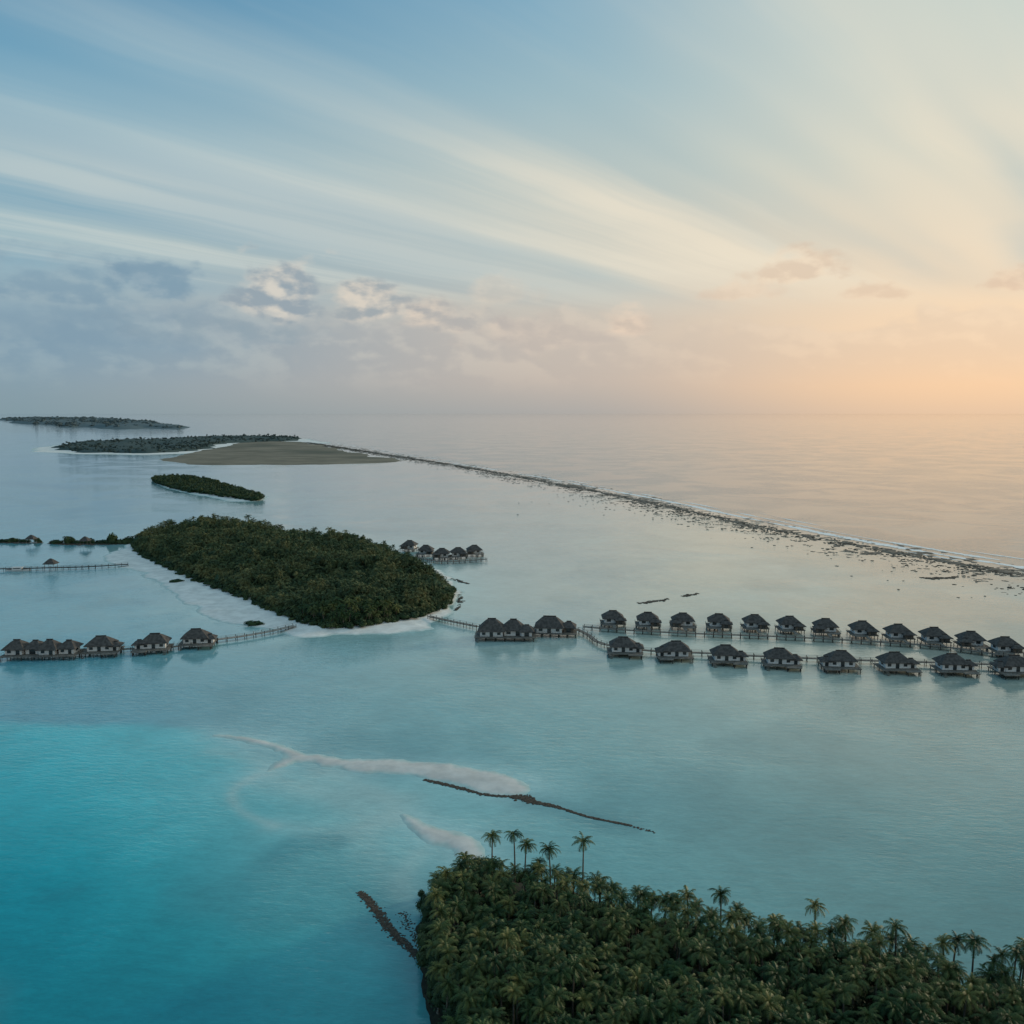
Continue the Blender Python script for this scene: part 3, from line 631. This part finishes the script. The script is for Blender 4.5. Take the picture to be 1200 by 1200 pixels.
# ---------------------------------------------------------------- world sky
SUN_AZ=R(62); SUN_EL=R(12)
wd=bpy.data.worlds.new('World'); sc.world=wd; wd.use_nodes=True; t=NT(wd.node_tree); bg=t.n['Background']
d=t.new('ShaderNodeTexCoord').outputs['Generated']; s_=t.new('ShaderNodeSeparateXYZ'); t.l.new(d,s_.inputs[0]); x,y,z=s_.outputs
zc=t.m('MAXIMUM',z,0.0)
el=t.m('MULTIPLY',t.m('ARCSINE',t.m('MINIMUM',zc,1.0)),180/PI)
azd=t.m('MULTIPLY',t.m('ARCTAN2',x,y),180/PI)
hl=t.m('SQRT',t.m('MAXIMUM',t.m('SUBTRACT',1.0,t.m('MULTIPLY',zc,zc)),0.001)); sa=t.m('DIVIDE',x,hl)
p=t.m('DIVIDE',el,50.0)
E=lambda q:q/50
rl=t.ramp(p,[(0,lin(134,157,167)),(E(2.3),lin(138,161,174)),(E(5.5),lin(142,168,183)),(E(9.7),lin(152,181,191)),(E(14.6),lin(126,170,190)),(E(19),lin(92,152,184)),(E(24),lin(64,130,171)),(1,lin(110,162,192))],'LINEAR')
rc=t.ramp(p,[(0,lin(176,173,169)),(E(2.0),lin(196,184,174)),(E(5),lin(204,193,181)),(E(9.7),lin(199,200,190)),(E(14.6),lin(188,200,196)),(E(19),lin(160,189,198)),(E(24),lin(124,171,196)),(1,lin(152,188,204))],'LINEAR')
rt=t.ramp(p,[(0,lin(234,200,168)),(E(1.6),lin(250,209,169)),(E(4.5),lin(250,217,181)),(E(9.7),lin(236,218,192)),(E(14.6),lin(221,218,200)),(E(19),lin(204,213,204)),(E(24),lin(184,207,206)),(1,lin(190,207,207))],'LINEAR')
base=t.mix(t.mr(sa,-.48,.05,0,1,'LINEAR'),rl,rc); base=t.mix(t.mr(sa,.04,.46,0,1),base,rt)
sk=t.new('ShaderNodeTexSky',sky_type='NISHITA'); sk.sun_disc=False; sk.sun_elevation=SUN_EL; sk.sun_rotation=SUN_AZ; sk.altitude=100; sk.dust_density=2
nis=t.mix(1.0,sk.outputs[0],(0.10,0.10,0.10),'MULTIPLY')
base=t.mix(0.05,base,nis)
zq=t.m('ADD',zc,0.045); X1=t.m('DIVIDE',x,zq); Y1=t.m('DIVIDE',y,zq); va=R(41)
al=t.m('ADD',t.m('MULTIPLY',X1,math.sin(va)),t.m('MULTIPLY',Y1,math.cos(va))); pe=t.m('SUBTRACT',t.m('MULTIPLY',X1,math.cos(va)),t.m('MULTIPLY',Y1,math.sin(va)))
n3=t.noise(t.xyz(pe,al,5.0),0.55,3,0.6)
pw=t.m('ADD',pe,t.m('MULTIPLY',n3,0.26))
n1=t.noise(t.xyz(pw,t.m('MULTIPLY',al,0.06),3.0),1.6,5,0.58)
n2=t.noise(t.xyz(pw,t.m('MULTIPLY',al,0.12),7.0),0.9,3,0.5)
msk=t.m('MULTIPLY',t.mr(el,5.5,9.0),t.mr(el,36,24)); msk=t.m('MULTIPLY',msk,t.mr(n3,.3,.62,.6,1.0))
# pale streaks: strongest low on the left, soft and wide higher up
c1=t.m('MULTIPLY',t.m('MULTIPLY',t.mr(n1,.42,.64),msk),t.mr(el,18,13,.24,.95))
warm=t.mix(t.mr(sa,-.5,.4),lin(206,213,207),lin(240,226,202))
base=t.mix(c1,base,warm)
n4=t.noise(t.xyz(pw,t.m('MULTIPLY',al,0.05),11.0),0.95,3,0.5)
c4=t.m('MULTIPLY',t.m('MULTIPLY',t.mr(n4,.38,.72),msk),.48)
base=t.mix(c4,base,t.mix(t.mr(sa,-.5,.4),lin(166,193,203),lin(234,224,203)))
c2=t.m('MULTIPLY',t.m('MULTIPLY',t.mr(n2,.55,.36),msk),t.mr(sa,-.3,.4,.34,.62))
base=t.mix(c2,base,t.mix(t.mr(sa,-.5,.4),lin(96,150,181),lin(164,189,193)))
# cumulus bank low on the left
vs=t.xyz(x,y,t.m('MULTIPLY',z,1.9)); nb=t.noise(vs,10,6,0.5)
vo=t.xyz(t.m('ADD',x,.012),y,t.m('ADD',t.m('MULTIPLY',z,1.9),.014)); nb2=t.noise(vo,10,6,0.5)
lit=t.mr(t.m('SUBTRACT',nb,nb2),-.03,.10)
thr=t.mr(el,3.0,10.5,.18,.84,'LINEAR'); thr=t.m('ADD',thr,t.mr(sa,-.42,.1,-.06,.08,'LINEAR'))
bk=t.m('MULTIPLY',t.mr(t.m('SUBTRACT',nb,thr),0,.11),t.mr(el,.6,4))
bk=t.m('MULTIPLY',bk,t.mr(sa,-.42,.15,.8,.22,'LINEAR'))
cc=t.mix(t.mr(sa,-.45,.15),lin(130,157,174),lin(194,183,174))
ch=t.mix(t.mr(sa,-.45,.15),lin(152,174,184),lin(228,211,192))
base=t.mix(bk,base,t.mix(lit,cc,ch))
nbp=t.noise(vs,24,4,.5); vo2=t.xyz(t.m('ADD',x,.008),y,t.m('ADD',t.m('MULTIPLY',z,1.9),.012)); nbq=t.noise(vo2,24,4,.5)
npd=t.m('MULTIPLY',t.m('SUBTRACT',nbp,.5),2.2); npl=t.m('MULTIPLY',t.m('SUBTRACT',nbp,nbq),4.0)
def puff(px_,py_,w_,h_,dark,light,op,soft=.7):
    global base
    a0=math.degrees(math.atan((px_-600)/F/cP)); e0=math.degrees(math.atan((600-py_)/F)-PT)
    sx=w_/F*57.3; sy=h_/F*57.3
    du=t.m('DIVIDE',t.m('SUBTRACT',azd,a0),sx); dv=t.m('SUBTRACT',el,e0); dv=t.m('MAXIMUM',t.m('DIVIDE',dv,sy),t.m('DIVIDE',dv,-sy*.5))
    r=t.m('SQRT',t.m('ADD',t.m('MULTIPLY',du,du),t.m('MULTIPLY',dv,dv)))
    r=t.m('ADD',r,npd)
    k_=t.m('MULTIPLY',t.mr(r,1.1,1.1-soft),op)
    lt=t.mr(t.m('ADD',t.m('MULTIPLY',dv,.6),npl),-.2,.9)
    base=t.mix(k_,base,t.mix(lt,dark,light))
for a in [(60,400,220,58,lin(128,155,173),lin(140,164,178),.5,1.0),(80,358,90,40,lin(128,156,174),lin(152,173,183),.6,.7),(205,345,50,36,lin(124,153,172),lin(146,168,181),.8,.6),(280,392,150,36,lin(144,162,172),lin(172,182,186),.45,1.0),(338,358,68,48,lin(148,162,172),lin(218,211,199),.85,.6),(436,366,68,36,lin(158,167,172),lin(222,211,196),.85,.6),(515,377,72,26,lin(176,174,172),lin(222,207,190),.7),(590,345,48,24,lin(204,196,184),lin(228,213,194),.45),(650,398,100,30,lin(194,183,174),lin(226,208,190),.45),(732,386,40,24,lin(208,190,174),lin(244,218,193),.6),
          (860,350,50,16,lin(224,197,172),lin(238,212,185),.45),(932,325,60,26,lin(218,192,168),lin(248,222,192),.6),(1022,356,44,14,lin(222,194,168),lin(242,215,186),.55),(1178,350,30,19,lin(220,190,165),lin(246,217,186),.55)]:
    puff(*a)
below=t.mr(z,-.06,0.0)
base=t.mix(below,(0.10,0.25,0.30),base)
t.put(bg.inputs['Color'],base); bg.inputs['Strength'].default_value=1.0
# ---------------------------------------------------------------- sun & camera
s=bpy.data.lights.new('sun','SUN'); s.energy=2.0; s.angle=R(6); s.color=(1,.82,.60); so=bpy.data.objects.new('sun',s); C.objects.link(so)
dv=Vector((math.sin(SUN_AZ)*math.cos(SUN_EL),math.cos(SUN_AZ)*math.cos(SUN_EL),math.sin(SUN_EL))); so.rotation_euler=dv.to_track_quat('Z','Y').to_euler()
cam=bpy.data.cameras.new('camera'); co=bpy.data.objects.new('camera',cam); C.objects.link(co); sc.camera=co
cam.sensor_width=36; cam.angle=R(60); cam.clip_end=200000; cam.clip_start=1; co.location=(0,0,H); co.rotation_euler=(PI/2-PT,0,0)
sc.view_settings.view_transform='Standard'; sc.view_settings.look='None'; sc.view_settings.exposure=0
